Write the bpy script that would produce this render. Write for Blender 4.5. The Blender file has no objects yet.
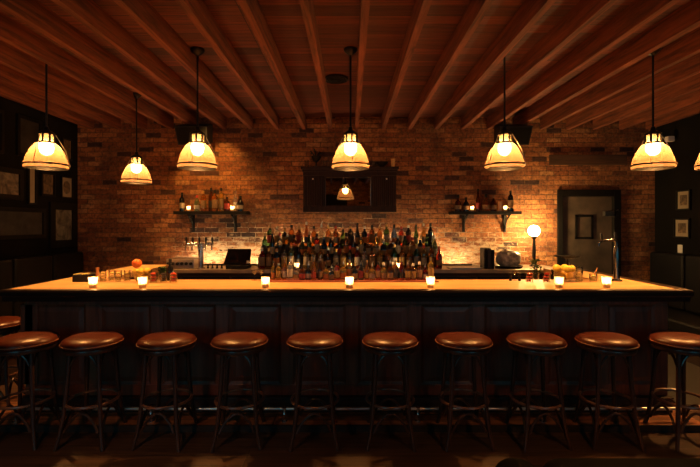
import bpy, bmesh, math, random
from mathutils import Vector, Matrix
C = bpy.context.scene
COL = C.collection
PI = math.pi
F, EYE, VX, VY = 420.0, 1.58, 350.0, 225.0      # focal length in pixels, eye height, vanishing point

# ------------------------------------------------------------------ camera, world, lights, exposure
cam = bpy.data.cameras.new('camera'); cam.sensor_width = 36; cam.lens = 36 * F / 700
cam.shift_y = -(233.5 - VY) / 700; cam.clip_start = .02
co = bpy.data.objects.new('camera', cam); COL.objects.link(co)
co.location = (0, 0, EYE); co.rotation_euler = (PI / 2, 0, 0); C.camera = co
w = bpy.data.worlds.new('world'); C.world = w; w.use_nodes = True
w.node_tree.nodes['Background'].inputs[0].default_value = (.10, .45, .62, 1)
w.node_tree.nodes['Background'].inputs[1].default_value = .02
BULB = 1050.0
WARM = (1.0, .43, .11)
CANDLE_W = .7
SPOT_W = 85.0
LED_S = 85.0
GLOBE_S = 300.0
def area(name, loc, rot, sx, sy, power, col):
    l = bpy.data.lights.new(name, 'AREA'); l.shape = 'RECTANGLE'; l.size = sx; l.size_y = sy; l.energy = power; l.color = col
    o = bpy.data.objects.new(name, l); COL.objects.link(o); o.location = loc; o.rotation_euler = rot
    return o
# added cool fill for the shadows, in front of the unseen street windows
for wx in (-2.5, 2.9):
    area('cool_fill_light', (wx, -2.12, 1.75), (PI / 2, 0, 0), 1.9, 1.9, 14.0, (.12, .76, 1.0))
C.view_settings.view_transform = 'Standard'; C.view_settings.look = 'None'
C.view_settings.exposure = 0.0; C.view_settings.gamma = 1.0; C.view_settings.use_curve_mapping = False
C.cycles.max_bounces = 8; C.cycles.transparent_max_bounces = 12; C.cycles.transmission_bounces = 6
C.cycles.diffuse_bounces = 3; C.cycles.glossy_bounces = 3
C.cycles.caustics_reflective = False; C.cycles.caustics_refractive = False
C.cycles.sample_clamp_indirect = 3.0

# ------------------------------------------------------------------ helpers
def px(x, D): return (x - VX) * D / F
def pz(y, D): return EYE - (y - VY) * D / F

def mesh_obj(name, bm, mat, parent=None, smooth=False, bevel=0, bseg=2):
    if bevel:
        bmesh.ops.recalc_face_normals(bm, faces=bm.faces); bm.normal_update()
        bmesh.ops.bevel(bm, geom=[e for e in bm.edges if len(e.link_faces) == 2 and e.calc_face_angle(0) > .6], offset=bevel, segments=bseg, affect='EDGES', profile=.5)
    bmesh.ops.recalc_face_normals(bm, faces=bm.faces)
    me = bpy.data.meshes.new(name); bm.to_mesh(me); bm.free()
    me.materials.append(mat)
    if smooth:
        for p in me.polygons: p.use_smooth = True
        me.set_sharp_from_angle(angle=.7)
    o = bpy.data.objects.new(name, me); COL.objects.link(o)
    if parent: o.parent = parent
    return o
def B(): return bmesh.new()
def box(bm, x0, x1, y0, y1, z0, z1, M=None):
    vs = [bm.verts.new((x, y, z)) for x in (x0, x1) for y in (y0, y1) for z in (z0, z1)]
    for f in ((0, 1, 3, 2), (4, 6, 7, 5), (0, 4, 5, 1), (2, 3, 7, 6), (0, 2, 6, 4), (1, 5, 7, 3)): bm.faces.new([vs[i] for i in f])
    if M is not None:
        for v in vs: v.co = M @ v.co
    return bm
def bx(x0, x1, y0, y1, z0, z1): return box(B(), x0, x1, y0, y1, z0, z1)
def lathe(bm, prof, seg=20, cx=0, cy=0, cz=0, sq=0, cap=True, M=None):
    """prof: list of (r, z). sq>0 squares the section."""
    rings = []
    for r, z in prof:
        ring = []
        for i in range(seg):
            a = 2 * PI * i / seg
            k = 1.0
            if sq: k = 1 / (abs(math.cos(a)) ** sq + abs(math.sin(a)) ** sq) ** (1 / sq)
            v = Vector((cx + r * k * math.cos(a), cy + r * k * math.sin(a), cz + z))
            if M is not None: v = M @ v
            ring.append(bm.verts.new(v))
        rings.append(ring)
    for a, b in zip(rings, rings[1:]):
        for i in range(seg):
            j = (i + 1) % seg
            bm.faces.new((a[i], a[j], b[j], b[i]))
    if cap:
        bm.faces.new(rings[0][::-1]); bm.faces.new(rings[-1])
    return bm
def tube(bm, pts, r, seg=8, closed=False):
    pts = [Vector(p) for p in pts]; n = len(pts); rings = []
    rr = r if isinstance(r, (list, tuple)) else [r] * n
    up = None
    for i, p in enumerate(pts):
        if closed: t = pts[(i + 1) % n] - pts[i - 1]
        else: t = pts[min(i + 1, n - 1)] - pts[max(i - 1, 0)]
        t.normalize()
        if up is None:
            up = Vector((0, 0, 1)) if abs(t.z) < .9 else Vector((1, 0, 0))
        u = t.cross(up).normalized(); v = t.cross(u).normalized(); up = -v if v.dot(up) < 0 else v
        u = t.cross(up).normalized(); v = up - t * up.dot(t); v.normalize()
        rings.append([bm.verts.new(p + (u * math.cos(2 * PI * k / seg) + v * math.sin(2 * PI * k / seg)) * rr[i]) for k in range(seg)])
    m = n if closed else n - 1
    for i in range(m):
        a, b = rings[i], rings[(i + 1) % n]
        for k in range(seg):
            j = (k + 1) % seg
            bm.faces.new((a[k], a[j], b[j], b[k]))
    if not closed:
        bm.faces.new(rings[0][::-1]); bm.faces.new(rings[-1])
    return bm
def prism(bm, poly, y0, y1):      # poly in (x, z), extruded along y
    a = [bm.verts.new((x, y0, z)) for x, z in poly]; b = [bm.verts.new((x, y1, z)) for x, z in poly]
    n = len(poly); bm.faces.new(a); bm.faces.new(b[::-1])
    for i in range(n): bm.faces.new((a[i], b[i], b[(i + 1) % n], a[(i + 1) % n]))
    return bm
def ball(bm, r, c=(0, 0, 0), sub=2, sc=(1, 1, 1)):
    res = bmesh.ops.create_icosphere(bm, subdivisions=sub, radius=r)
    for v in res['verts']: v.co = Vector((v.co.x * sc[0] + c[0], v.co.y * sc[1] + c[1], v.co.z * sc[2] + c[2]))
    return bm
def tag(o, label, cat, group=None):
    o['label'] = label; o['category'] = cat
    if group: o['group'] = group
    return o
def thing(name, label, cat, loc=(0, 0, 0), rz=0, group=None):
    o = bpy.data.objects.new(name, None); COL.objects.link(o); o.location = loc; o.rotation_euler = (0, 0, rz)
    o.empty_display_size = .05
    return tag(o, label, cat, group)
def struct(name, bm, mat, **k):
    o = mesh_obj(name, bm, mat, **k); o['kind'] = 'structure'; return o
def kids(o): return [c for c in COL.objects if c.parent == o]
CH = {}
def remember(o):
    CH[o.name] = [c for c in bpy.data.objects if c.parent == o]
    for c in CH[o.name]: remember(c)
    return o
def dup(root, loc, rz=0, label=None, group=None, sc=None):
    def cp(o, par):
        c = o.copy(); COL.objects.link(c); c.parent = par
        for ch in CH.get(o.name, []): cp(ch, c)
        return c
    r = cp(root, None); r.location = loc; r.rotation_euler = (0, 0, rz)
    if sc: r.scale = sc
    if label: r['label'] = label
    if group: r['group'] = group
    return r

# ------------------------------------------------------------------ materials
class N:
    def __init__(s, name):
        s.m = bpy.data.materials.new(name); s.m.use_nodes = True; s.t = s.m.node_tree
        s.p = s.t.nodes['Principled BSDF']; s.out = s.t.nodes['Material Output']
    def n(s, typ, **k):
        nd = s.t.nodes.new(typ)
        for a, v in k.items():
            if a.startswith('i_'): nd.inputs[a[2:].replace('_', ' ')].default_value = v
            else: setattr(nd, a, v)
        return nd
    def l(s, a, b): s.t.links.new(a, b)
    def ramp(s, fac, stops):
        r = s.n('ShaderNodeValToRGB'); el = r.color_ramp.elements
        while len(el) < len(stops): el.new(.5)
        for e, (p, c) in zip(el, stops): e.position = p; e.color = (*c, 1)
        s.l(fac, r.inputs[0]); return r.outputs[0]
    def mix(s, fac, a, b, blend='MIX'):
        m = s.n('ShaderNodeMix', data_type='RGBA', blend_type=blend)
        for v, k in ((fac, 0), (a, 6), (b, 7)):
            if hasattr(v, 'is_linked') or hasattr(v, 'links'): s.l(v, m.inputs[k])
            elif k == 0: m.inputs[0].default_value = v
            else: m.inputs[k].default_value = (*v, 1)
        return m.outputs[2]
    def bump(s, h, strength=.3, dist=.01):
        b = s.n('ShaderNodeBump'); b.inputs['Strength'].default_value = strength; b.inputs['Distance'].default_value = dist
        s.l(h, b.inputs['Height']); s.l(b.outputs[0], s.p.inputs['Normal'])
    def coord(s, swz='xyz', scale=(1, 1, 1)):
        tc = s.n('ShaderNodeTexCoord'); sep = s.n('ShaderNodeSeparateXYZ'); cm = s.n('ShaderNodeCombineXYZ')
        s.l(tc.outputs['Object'], sep.inputs[0])
        for i, ch in enumerate(swz):
            mu = s.n('ShaderNodeMath', operation='MULTIPLY'); mu.inputs[1].default_value = scale[i]
            s.l(sep.outputs['xyz'.index(ch)], mu.inputs[0]); s.l(mu.outputs[0], cm.inputs[i])
        return cm.outputs[0]
def plain(name, col, rough=.5, metal=0, coat=0, var=.15, scale=30, bump=0, spec=.5):
    n = N(name); n.p.inputs['Roughness'].default_value = rough; n.p.inputs['Metallic'].default_value = metal
    n.p.inputs['Coat Weight'].default_value = coat; n.p.inputs['Specular IOR Level'].default_value = spec
    no = n.n('ShaderNodeTexNoise', i_Scale=float(scale), i_Detail=4.0); n.l(n.coord(), no.inputs['Vector'])
    n.l(n.ramp(no.outputs[0], [(.3, tuple(c * (1 - var) for c in col)), (.7, tuple(min(1, c * (1 + var)) for c in col))]), n.p.inputs['Base Color'])
    if bump: n.bump(no.outputs[0], bump, .003)
    return n.m
def wood(name, dark, light, along='x', rough=.45, grain=14, coat=0, bump=.15, var=True):
    n = N(name); n.p.inputs['Roughness'].default_value = rough; n.p.inputs['Coat Weight'].default_value = coat
    sc = {'x': (1.2, grain, grain), 'y': (grain, 1.2, grain), 'z': (grain, grain, 1.2)}[along]
    no = n.n('ShaderNodeTexNoise', i_Scale=1.6, i_Detail=6.0, i_Roughness=.65, i_Distortion=.6); n.l(n.coord(scale=sc), no.inputs['Vector'])
    n.l(n.ramp(no.outputs[0], [(.28, dark), (.72, light)]), n.p.inputs['Base Color'])
    n.bump(no.outputs[0], bump, .004)
    return n.m
def planks(name, swz, bw, bh, c1, c2, gap, rough=.6, mort=.004, bump=.5, coat=0):
    n = N(name); n.p.inputs['Roughness'].default_value = rough; n.p.inputs['Coat Weight'].default_value = coat
    v = n.coord(swz)
    b = n.n('ShaderNodeTexBrick', offset=.37, offset_frequency=1); b.inputs['Scale'].default_value = 1
    b.inputs['Brick Width'].default_value = bw; b.inputs['Row Height'].default_value = bh
    b.inputs['Mortar Size'].default_value = mort; b.inputs['Mortar Smooth'].default_value = .3
    b.inputs['Color1'].default_value = (*c1, 1); b.inputs['Color2'].default_value = (*c2, 1); b.inputs['Mortar'].default_value = (*gap, 1)
    b.inputs['Bias'].default_value = -.1
    n.l(v, b.inputs['Vector'])
    sv = n.coord(swz, (1.2, 22, 1)); no = n.n('ShaderNodeTexNoise', i_Scale=1.5, i_Detail=6.0, i_Roughness=.7); n.l(sv, no.inputs['Vector'])
    g = n.ramp(no.outputs[0], [(.3, (.32, .32, .32)), (.7, (1.4, 1.35, 1.3))])
    n.l(n.mix(1.0, b.outputs[0], g, 'MULTIPLY'), n.p.inputs['Base Color'])
    a = n.n('ShaderNodeMath', operation='MULTIPLY_ADD'); a.inputs[1].default_value = -.6
    n.l(b.outputs['Fac'], a.inputs[0]); n.l(no.outputs[0], a.inputs[2]); n.bump(a.outputs[0], bump, .006)
    return n.m
def brick_mat(name, swz='xzy', wash=True, dim=1.0):
    n = N(name); n.p.inputs['Roughness'].default_value = .85
    v = n.coord(swz)
    dn = n.n('ShaderNodeTexNoise', i_Scale=3.0, i_Detail=3.0); n.l(v, dn.inputs['Vector'])
    ds = n.n('ShaderNodeVectorMath', operation='SUBTRACT'); n.l(dn.outputs['Color'], ds.inputs[0]); ds.inputs[1].default_value = (.5, .5, .5)
    dk = n.n('ShaderNodeVectorMath', operation='SCALE'); n.l(ds.outputs[0], dk.inputs[0]); dk.inputs['Scale'].default_value = .022
    dv = n.n('ShaderNodeVectorMath', operation='ADD'); n.l(v, dv.inputs[0]); n.l(dk.outputs[0], dv.inputs[1])
    b = n.n('ShaderNodeTexBrick', offset=.5); b.inputs['Scale'].default_value = 1
    b.inputs['Brick Width'].default_value = .215; b.inputs['Row Height'].default_value = .070
    b.inputs['Mortar Size'].default_value = .0055; b.inputs['Mortar Smooth'].default_value = .35; b.inputs['Bias'].default_value = 0
    b.inputs['Color1'].default_value = (0, 0, 0, 1); b.inputs['Color2'].default_value = (1, 1, 1, 1); b.inputs['Mortar'].default_value = (.5, .5, .5, 1)
    n.l(dv.outputs[0], b.inputs['Vector'])
    c = n.ramp(b.outputs['Color'], [(0, (.055, .020, .016)), (.07, (.11, .040, .024)), (.12, (.27, .085, .028)), (.5, (.40, .145, .045)), (.85, (.50, .20, .065)), (1, (.54, .26, .10))])
    n2 = n.n('ShaderNodeTexNoise', i_Scale=1.1, i_Detail=5.0, i_Roughness=.6); n.l(v, n2.inputs['Vector'])
    n3 = n.n('ShaderNodeTexNoise', i_Scale=28.0, i_Detail=6.0, i_Roughness=.7); n.l(v, n3.inputs['Vector'])
    c = n.mix(1.0, c, n.ramp(n2.outputs[0], [(.38, (.42 * dim,) * 3), (.62, (1.12 * dim,) * 3)]), 'MULTIPLY')
    c = n.mix(1.0, c, n.ramp(n3.outputs[0], [(.32, (.35,) * 3), (.62, (1.25,) * 3)]), 'MULTIPLY')
    mc = n.ramp(n3.outputs[0], [(.35, (.07, .035, .02)), (.6, (.19, .10, .05))])
    c = n.mix(b.outputs['Fac'], c, mc)
    if wash:      # lime mortar smeared over the lower courses
        sp = n.n('ShaderNodeSeparateXYZ'); n.l(v, sp.inputs[0])
        mr = n.n('ShaderNodeMapRange'); n.l(sp.outputs[1], mr.inputs[0])
        mr.inputs[1].default_value = 1.25; mr.inputs[2].default_value = 1.85; mr.inputs[3].default_value = .46; mr.inputs[4].default_value = .12
        nv = n.coord(swz, (1, 2.2, 1)); n4 = n.n('ShaderNodeTexNoise', i_Scale=9.0, i_Detail=8.0, i_Roughness=.75); n.l(nv, n4.inputs['Vector'])
        ad = n.n('ShaderNodeMath', operation='ADD'); n.l(n4.outputs[0], ad.inputs[0]); n.l(mr.outputs[0], ad.inputs[1])
        ab = n.n('ShaderNodeMath', operation='ABSOLUTE'); n.l(sp.outputs[0], ab.inputs[0])
        mx = n.n('ShaderNodeMapRange'); n.l(ab.outputs[0], mx.inputs[0]); mx.inputs[1].default_value = 2.2; mx.inputs[2].default_value = 3.0; mx.inputs[3].default_value = 0; mx.inputs[4].default_value = -.35
        ad2 = n.n('ShaderNodeMath', operation='ADD'); n.l(ad.outputs[0], ad2.inputs[0]); n.l(mx.outputs[0], ad2.inputs[1]); ad = ad2
        ft = n.n('ShaderNodeMath', operation='MULTIPLY_ADD'); ft.inputs[1].default_value = .16; n.l(b.outputs['Fac'], ft.inputs[0]); n.l(ad.outputs[0], ft.inputs[2])
        k = n.ramp(ft.outputs[0], [(.90, (0, 0, 0)), (1.0, (.75, .75, .75))])
        c = n.mix(k, c, (.60, .45, .30))
    n.l(c, n.p.inputs['Base Color'])
    h = n.n('ShaderNodeMath', operation='MULTIPLY_ADD'); h.inputs[1].default_value = -.9; n.l(b.outputs['Fac'], h.inputs[0]); n.l(n3.outputs[0], h.inputs[2])
    n.bump(h.outputs[0], 1.0, .022)
    return n.m
def emit(name, col, s):
    n = N(name); e = n.n('ShaderNodeEmission'); e.inputs[0].default_value = (*col, 1); e.inputs[1].default_value = s
    n.l(e.outputs[0], n.out.inputs[0]); return n.m
def shade_glass(name, col, trans, ribs=0, gloss=.08):
    """thin frosted glass: part of the light goes straight through, the rest is scattered"""
    n = N(name)
    tl = n.n('ShaderNodeBsdfTranslucent'); tr = n.n('ShaderNodeBsdfTransparent'); gl = n.n('ShaderNodeBsdfGlossy'); gl.inputs['Roughness'].default_value = .25
    tl.inputs[0].default_value = (*col, 1); tr.inputs[0].default_value = (1, .88, .66, 1)
    if ribs:
        tc = n.n('ShaderNodeTexCoord'); sp = n.n('ShaderNodeSeparateXYZ'); n.l(tc.outputs['Object'], sp.inputs[0])
        at = n.n('ShaderNodeMath', operation='ARCTAN2'); n.l(sp.outputs[1], at.inputs[0]); n.l(sp.outputs[0], at.inputs[1])
        m = n.n('ShaderNodeMath', operation='MULTIPLY'); m.inputs[1].default_value = ribs; n.l(at.outputs[0], m.inputs[0])
        s_ = n.n('ShaderNodeMath', operation='SINE'); n.l(m.outputs[0], s_.inputs[0])
        n.l(n.ramp(n.n('ShaderNodeMath').outputs[0], [(0, col), (1, col)]), tl.inputs[0])
        k = n.n('ShaderNodeMath', operation='MULTIPLY_ADD'); k.inputs[1].default_value = .5; k.inputs[2].default_value = .5; n.l(s_.outputs[0], k.inputs[0])
        n.l(n.ramp(k.outputs[0], [(0, tuple(c * .72 for c in col)), (1, col)]), tl.inputs[0])
    m1 = n.n('ShaderNodeMixShader'); m1.inputs[0].default_value = trans; n.l(tl.outputs[0], m1.inputs[1]); n.l(tr.outputs[0], m1.inputs[2])
    m2 = n.n('ShaderNodeMixShader'); m2.inputs[0].default_value = gloss; n.l(m1.outputs[0], m2.inputs[1]); n.l(gl.outputs[0], m2.inputs[2])
    n.l(m2.outputs[0], n.out.inputs[0]); return n.m
def glass(name, col, rough=.04, tw=.9):
    n = N(name); n.p.inputs['Base Color'].default_value = (*col, 1); n.p.inputs['Roughness'].default_value = rough
    n.p.inputs['Transmission Weight'].default_value = tw; n.p.inputs['IOR'].default_value = 1.45
    return n.m

M_BRICK = brick_mat('brick_back'); M_BRICK_REAR = brick_mat('brick_front', wash=False)
M_CEIL = planks('ceiling_boards', 'xyz', 2.2, .145, (.17, .038, .015), (.036, .009, .004), (.03, .012, .008), rough=.75, mort=.004)
M_JOIST = wood('joist_wood', (.035, .010, .005), (.29, .080, .030), 'y', rough=.8, grain=16, bump=.4)
M_FLOOR = planks('floor_boards', 'xyz', 1.9, .12, (.085, .045, .028), (.048, .026, .018), (.01, .008, .006), rough=.42, mort=.003)
M_PLAT = planks('platform_boards', 'xyz', 1.6, .10, (.42, .17, .075), (.30, .12, .055), (.03, .015, .01), rough=.45, mort=.003)
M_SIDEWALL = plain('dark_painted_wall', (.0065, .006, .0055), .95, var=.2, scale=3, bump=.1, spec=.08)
M_TILE = None
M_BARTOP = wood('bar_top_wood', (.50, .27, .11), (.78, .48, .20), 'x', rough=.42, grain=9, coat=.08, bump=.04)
M_EDGE = wood('bar_edge_wood', (.012, .008, .006), (.035, .018, .011), 'x', rough=.30, grain=12, bump=.04)
M_BAR = wood('bar_front_wood', (.10, .024, .012), (.32, .080, .036), 'z', rough=.42, grain=12, bump=.1)
M_BARDK = wood('bar_front_panel_wood', (.08, .019, .010), (.24, .060, .027), 'z', rough=.45, grain=10, bump=.1)
M_BASE = wood('plinth_wood', (.012, .008, .007), (.035, .018, .012), 'x', rough=.5)
M_CABINET = wood('cabinet_wood', (.008, .004, .003), (.035, .012, .008), 'z', rough=.55, grain=14)
M_CABINET.node_tree.nodes['Principled BSDF'].inputs['Specular IOR Level'].default_value = .25
M_STOOLW = wood('bentwood', (.022, .010, .007), (.065, .027, .016), 'z', rough=.34, grain=8, coat=.2, bump=.03)
M_RING = wood('lit_bentwood', (.10, .045, .028), (.28, .12, .065), 'x', rough=.3, grain=8, coat=.2, bump=.03)  # lighter bentwood: light falling on the foot ring is put into its colour
M_PIPE = plain('piping_leather', (.30, .11, .05), .4)
M_LEATHER = plain('seat_leather', (.070, .014, .006), .33, spec=.28, coat=.0, var=.25, scale=7, bump=.05)
M_STEEL = plain('steel', (.55, .53, .50), .28, metal=1, var=.08, scale=12)
M_CHROME = plain('chrome', (.80, .80, .80), .22, metal=1, var=.03)
M_BLACKM = plain('black_metal', (.018, .017, .016), .40, metal=.6, var=.2)
M_BLACK = plain('black_plastic', (.008, .008, .009), .55, spec=.25, var=.2)
M_SCREEN = plain('screen_glass', (.004, .004, .005), .12, var=.1)
M_BLACKL = plain('black_leather', (.005, .005, .006), .5, spec=.15, var=.2, scale=9, bump=.1)
M_SOFA = plain('sofa_leather', (.004, .004, .004), .9, spec=.1, var=.2, scale=9, bump=.1)
M_FRAME = plain('picture_frame_black', (.006, .005, .004), .6, spec=.15)
M_BRASS = plain('brass', (.55, .34, .12), .3, metal=1, var=.1)
M_PAPER = plain('paper', (.50, .43, .33), .8, var=.2, scale=14)
M_MAT = plain('picture_mat', (.28, .23, .16), .8, var=.06)
M_WHITE = plain('white_plastic', (.7, .68, .62), .5, var=.05)
M_SHELF = plain('iron_shelf', (.008, .007, .006), .55, spec=.2, var=.2)
M_RUBBER = plain('rubber_mat', (.20, .045, .028), .55, var=.2, scale=60, bump=.3)
M_DOOR = plain('worn_metal_door', (.075, .052, .033), .65, var=.6, scale=3.2, bump=.1)
M_DOORF = plain('door_frame_paint', (.007, .006, .0055), .6, var=.2, spec=.12)
M_SHADE = shade_glass('prismatic_shade_glass', (.044, .027, .018), .05, ribs=36)
M_NECK = shade_glass('neck_glass', (.028, .022, .016), .02)
M_VOTIVE = shade_glass('frosted_votive_glass', (1, .82, .58), .35, gloss=.05)
M_BULB = emit('bulb_filament_glow', WARM, BULB)
M_FLAME = emit('flame', (1.0, .55, .20), 60.0)
M_GLOBE = emit('globe_lamp_glass', (1.0, .60, .22), GLOBE_S)
M_LED = emit('led_strip', (1.0, .66, .32), LED_S)
M_WAX = plain('candle_wax', (.85, .78, .62), .5, var=.05)
n = N('clear_glass'); tr_ = n.n('ShaderNodeBsdfTransparent'); tr_.inputs[0].default_value = (.95, .94, .91, 1); gl_ = n.n('ShaderNodeBsdfGlossy'); gl_.inputs['Roughness'].default_value = .08
lw = n.n('ShaderNodeLayerWeight'); lw.inputs[0].default_value = .35; mx = n.n('ShaderNodeMixShader'); n.l(lw.outputs['Facing'], mx.inputs[0]); n.l(tr_.outputs[0], mx.inputs[1]); n.l(gl_.outputs[0], mx.inputs[2]); n.l(mx.outputs[0], n.out.inputs[0]); M_CLEAR = n.m
M_LINEN = plain('clear_bag', (.45, .38, .30), .35, var=.5, scale=22, bump=.5)
M_LEAF = plain('herb_leaf', (.05, .10, .03), .5, var=.4, scale=40)
M_LEMON = plain('lemon_skin', (.90, .58, .06), .4, var=.12, scale=60, bump=.2)
M_ORANGE = plain('orange_skin', (.72, .15, .02), .4, var=.12, scale=60, bump=.2)
M_CHERRY = plain('red_fruit', (.60, .05, .02), .35, var=.3, scale=40)
M_BERRY = plain('dark_fruit', (.03, .02, .05), .35, var=.3, scale=60)
M_MINT = plain('pale_fruit', (.88, .66, .22), .5, var=.3, scale=60)
n = N('mirror'); n.p.inputs['Base Color'].default_value = (.82, .82, .80, 1); n.p.inputs['Metallic'].default_value = 1; n.p.inputs['Roughness'].default_value = .015; M_MIRROR = n.m
def tile_mat():
    n = N('penny_tile'); n.p.inputs['Roughness'].default_value = .5
    v = n.n('ShaderNodeTexVoronoi', feature='DISTANCE_TO_EDGE', i_Scale=26.0, i_Randomness=.1); n.l(n.coord(), v.inputs['Vector'])
    n.l(n.ramp(v.outputs[0], [(.0, (.012, .011, .010)), (.12, (.032, .030, .027))]), n.p.inputs['Base Color']); return n.m
M_TILE = tile_mat()
def photo_mat(name, tone, sc):
    n = N(name); n.p.inputs['Roughness'].default_value = .5
    no = n.n('ShaderNodeTexNoise', i_Scale=float(sc), i_Detail=5.0, i_Distortion=1.2); n.l(n.coord(), no.inputs['Vector'])
    n.l(n.ramp(no.outputs[0], [(.35, tuple(c * .12 for c in tone)), (.5, tuple(c * .5 for c in tone)), (.66, tone)]), n.p.inputs['Base Color']); return n.m

# ------------------------------------------------------------------ the room
XL, XR, YB, YF, ZC, ZJ = -4.02, 4.50, 6.20, -2.20, 3.17, 2.99
struct('floor', bx(XL - .1, XR + .1, YF - .1, YB + .1, -.12, 0), M_FLOOR)
struct('trim_1', bx(2.72, XR, 3.68, YB, 0, .006), M_TILE)                       # tiled strip of floor beside the bar
struct('ceiling', bx(XL - .1, XR + .1, YF - .1, YB + .1, ZC, ZC + .1), M_CEIL)
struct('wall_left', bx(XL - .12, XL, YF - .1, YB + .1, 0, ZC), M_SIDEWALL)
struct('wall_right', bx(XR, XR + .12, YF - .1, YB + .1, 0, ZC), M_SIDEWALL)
DX0, DX1, DZ = px(557, YB), px(620, YB), pz(190, YB)
bm = B()
box(bm, XL, DX0, YB, YB + .14, 0, ZC); box(bm, DX1, XR, YB, YB + .14, 0, ZC); box(bm, DX0, DX1, YB, YB + .14, DZ, ZC)
struct('wall_back', bm, M_BRICK)
bm = B()                                                                       # street wall behind the camera, with its window
box(bm, XL, -3.5, YF - .14, YF, 0, ZC); box(bm, -1.5, 1.9, YF - .14, YF, 0, ZC); box(bm, 3.9, XR, YF - .14, YF, 0, ZC)
for wx in (-2.5, 2.9): box(bm, wx - 1, wx + 1, YF - .14, YF, 0, .75); box(bm, wx - 1, wx + 1, YF - .14, YF, 2.75, ZC)
struct('wall_front', bm, M_BRICK_REAR)
# joists
for i, k in enumerate(range(-10, 12)):
    xc = .10 + .39 * k
    if not (XL + .05 < xc < XR - .05): continue
    struct('trim_%d' % (10 + i), bx(xc - .027, xc + .027, YF, YB, ZJ, ZC), M_JOIST)
# wooden lintel let into the brick
struct('trim_2', bx(px(549, YB), px(626, YB), YB - .03, YB + .02, pz(165, YB), pz(155, YB)), wood('old_lintel', (.03, .014, .008), (.10, .045, .022), 'x', .8))
# door
root = bpy.data.objects.new('door_1', None); COL.objects.link(root); root['kind'] = 'structure'
fw = .075
bm = B(); box(bm, DX0, DX0 + fw, YB - .03, YB + .1, 0, DZ); box(bm, DX1 - fw - .03, DX1, YB - .03, YB + .1, 0, DZ); box(bm, DX0 + fw, DX1 - fw - .03, YB - .03, YB + .1, DZ - fw - .02, DZ)
mesh_obj('door_frame', bm, M_DOORF, root, bevel=.004)
leaf = mesh_obj('door_leaf', bx(DX0 + fw, DX1 - fw - .03, YB + .03, YB + .08, .01, DZ - fw - .02), M_DOOR, root)
bm = B(); a0, a1, b0, b1 = px(576, YB), px(594, YB), pz(239, YB), pz(215, YB)
for q in ((a0, a1, b1 - .03, b1), (a0, a1, b0, b0 + .03), (a0, a0 + .03, b0, b1), (a1 - .03, a1, b0, b1)): box(bm, q[0], q[1], YB + .012, YB + .031, q[2], q[3])
mesh_obj('hatch_frame', bm, M_DOORF, leaf)
bm = B(); box(bm, px(604, YB), px(615, YB), YB - .03, YB + .031, pz(216, YB), pz(211.5, YB)); tube(bm, [(px(610, YB), YB - .01, pz(212, YB)), (px(617, YB), YB - .03, pz(210, YB))], .008)
mesh_obj('door_closer', bm, M_STEEL, leaf)
bm = B(); tube(bm, [(DX0 + .16, YB + .03, 1.02), (DX0 + .16, YB - .03, 1.02), (DX0 + .16, YB - .04, 1.0), (DX0 + .16, YB - .04, .9), (DX0 + .16, YB + .03, .88)], .009)
mesh_obj('door_handle', bm, M_STEEL, leaf)
# front window frames behind the camera, added where the cool fill stands
for i, wx in enumerate((-2.5, 2.9)):
    root = bpy.data.objects.new('window_%d' % (i + 1), None); COL.objects.link(root); root['kind'] = 'structure'
    bm = B()
    for xx in (-1, -.03, .94): box(bm, wx + xx, wx + xx + .06, YF - .10, YF - .03, .75, 2.75)
    box(bm, wx - .94, wx + .94, YF - .10, YF - .03, .75, .81); box(bm, wx - .94, wx + .94, YF - .10, YF - .03, 2.69, 2.75)
    mesh_obj('window_frame', bm, M_DOORF, root)
# dark entrance door in the street wall, seen only in the mirror
struct('door_2', bx(-.75, .25, YF, YF + .06, 0, 2.62), M_DOORF)

# ------------------------------------------------------------------ the bar
BX0, BX1, BY0, BY1, BZ = -2.76, 2.70, 3.30, 3.93, 1.07
WX0, WX1 = -2.32, 2.28
bar = thing('bar_counter', 'long panelled dark wooden bar with a lit honey-coloured top, running across the room', 'bar counter', (0, 3.6, 0))
def bar_part(name, bm, mat, parent=None, **k):
    bm.transform(Matrix.Translation((0, -3.6, 0)))
    return mesh_obj(name, bm, mat, parent or bar, **k)
bm = B()
poly = [(BX0 + .05, BY0 + .05), (BX1 - .05, BY0 + .05), (BX1 - .05, 4.95), (WX1, 4.95), (WX1, BY1), (WX0, BY1), (WX0, 5.40), (BX0 + .05, 5.40)]
lo = [bm.verts.new((x, y, BZ - .045)) for x, y in poly]; hi = [bm.verts.new((x, y, BZ)) for x, y in poly]
bm.faces.new(lo[::-1]); bm.faces.new(hi)
for i in range(8): bm.faces.new((lo[i], lo[(i + 1) % 8], hi[(i + 1) % 8], hi[i]))
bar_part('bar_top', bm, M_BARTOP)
def rail_profile():   # moulded edge: offset outward o, height z
    return [(.05, -.095), (.015, -.095), (.012, -.06), (.0, -.05), (-.004, -.02), (.004, -.004), (.02, .0008), (.05, .0006)]
bm = B(); path = [(BX0, 5.40), (BX0, BY0), (BX1, BY0), (BX1, 4.95)]; rows = []
for i, (x, y) in enumerate(path):
    nx = {0: (1, 0), 1: (1, 1), 2: (-1, 1), 3: (-1, 0)}[i]
    rows.append([bm.verts.new((x + nx[0] * o, y + nx[1] * o, BZ + z)) for o, z in rail_profile()])
for a, b in zip(rows, rows[1:]):
    m = len(a)
    for k in range(m): bm.faces.new((a[k], a[(k + 1) % m], b[(k + 1) % m], b[k]))
bm.faces.new(rows[0]); bm.faces.new(rows[-1][::-1])
bar_part('edge_moulding', bm, M_EDGE)
FX0, FX1, FY = -2.67, 2.61, 3.45
bm = B()
box(bm, FX0, FX1, FY + .02, FY + .08, .05, BZ - .045)
box(bm, FX0, FX0 + .06, FY + .08, 5.35, .05, BZ - .045); box(bm, FX1 - .06, FX1, FY + .08, 4.9, .05, BZ - .045)
bar_part('carcass', bm, M_BARDK)
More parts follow.
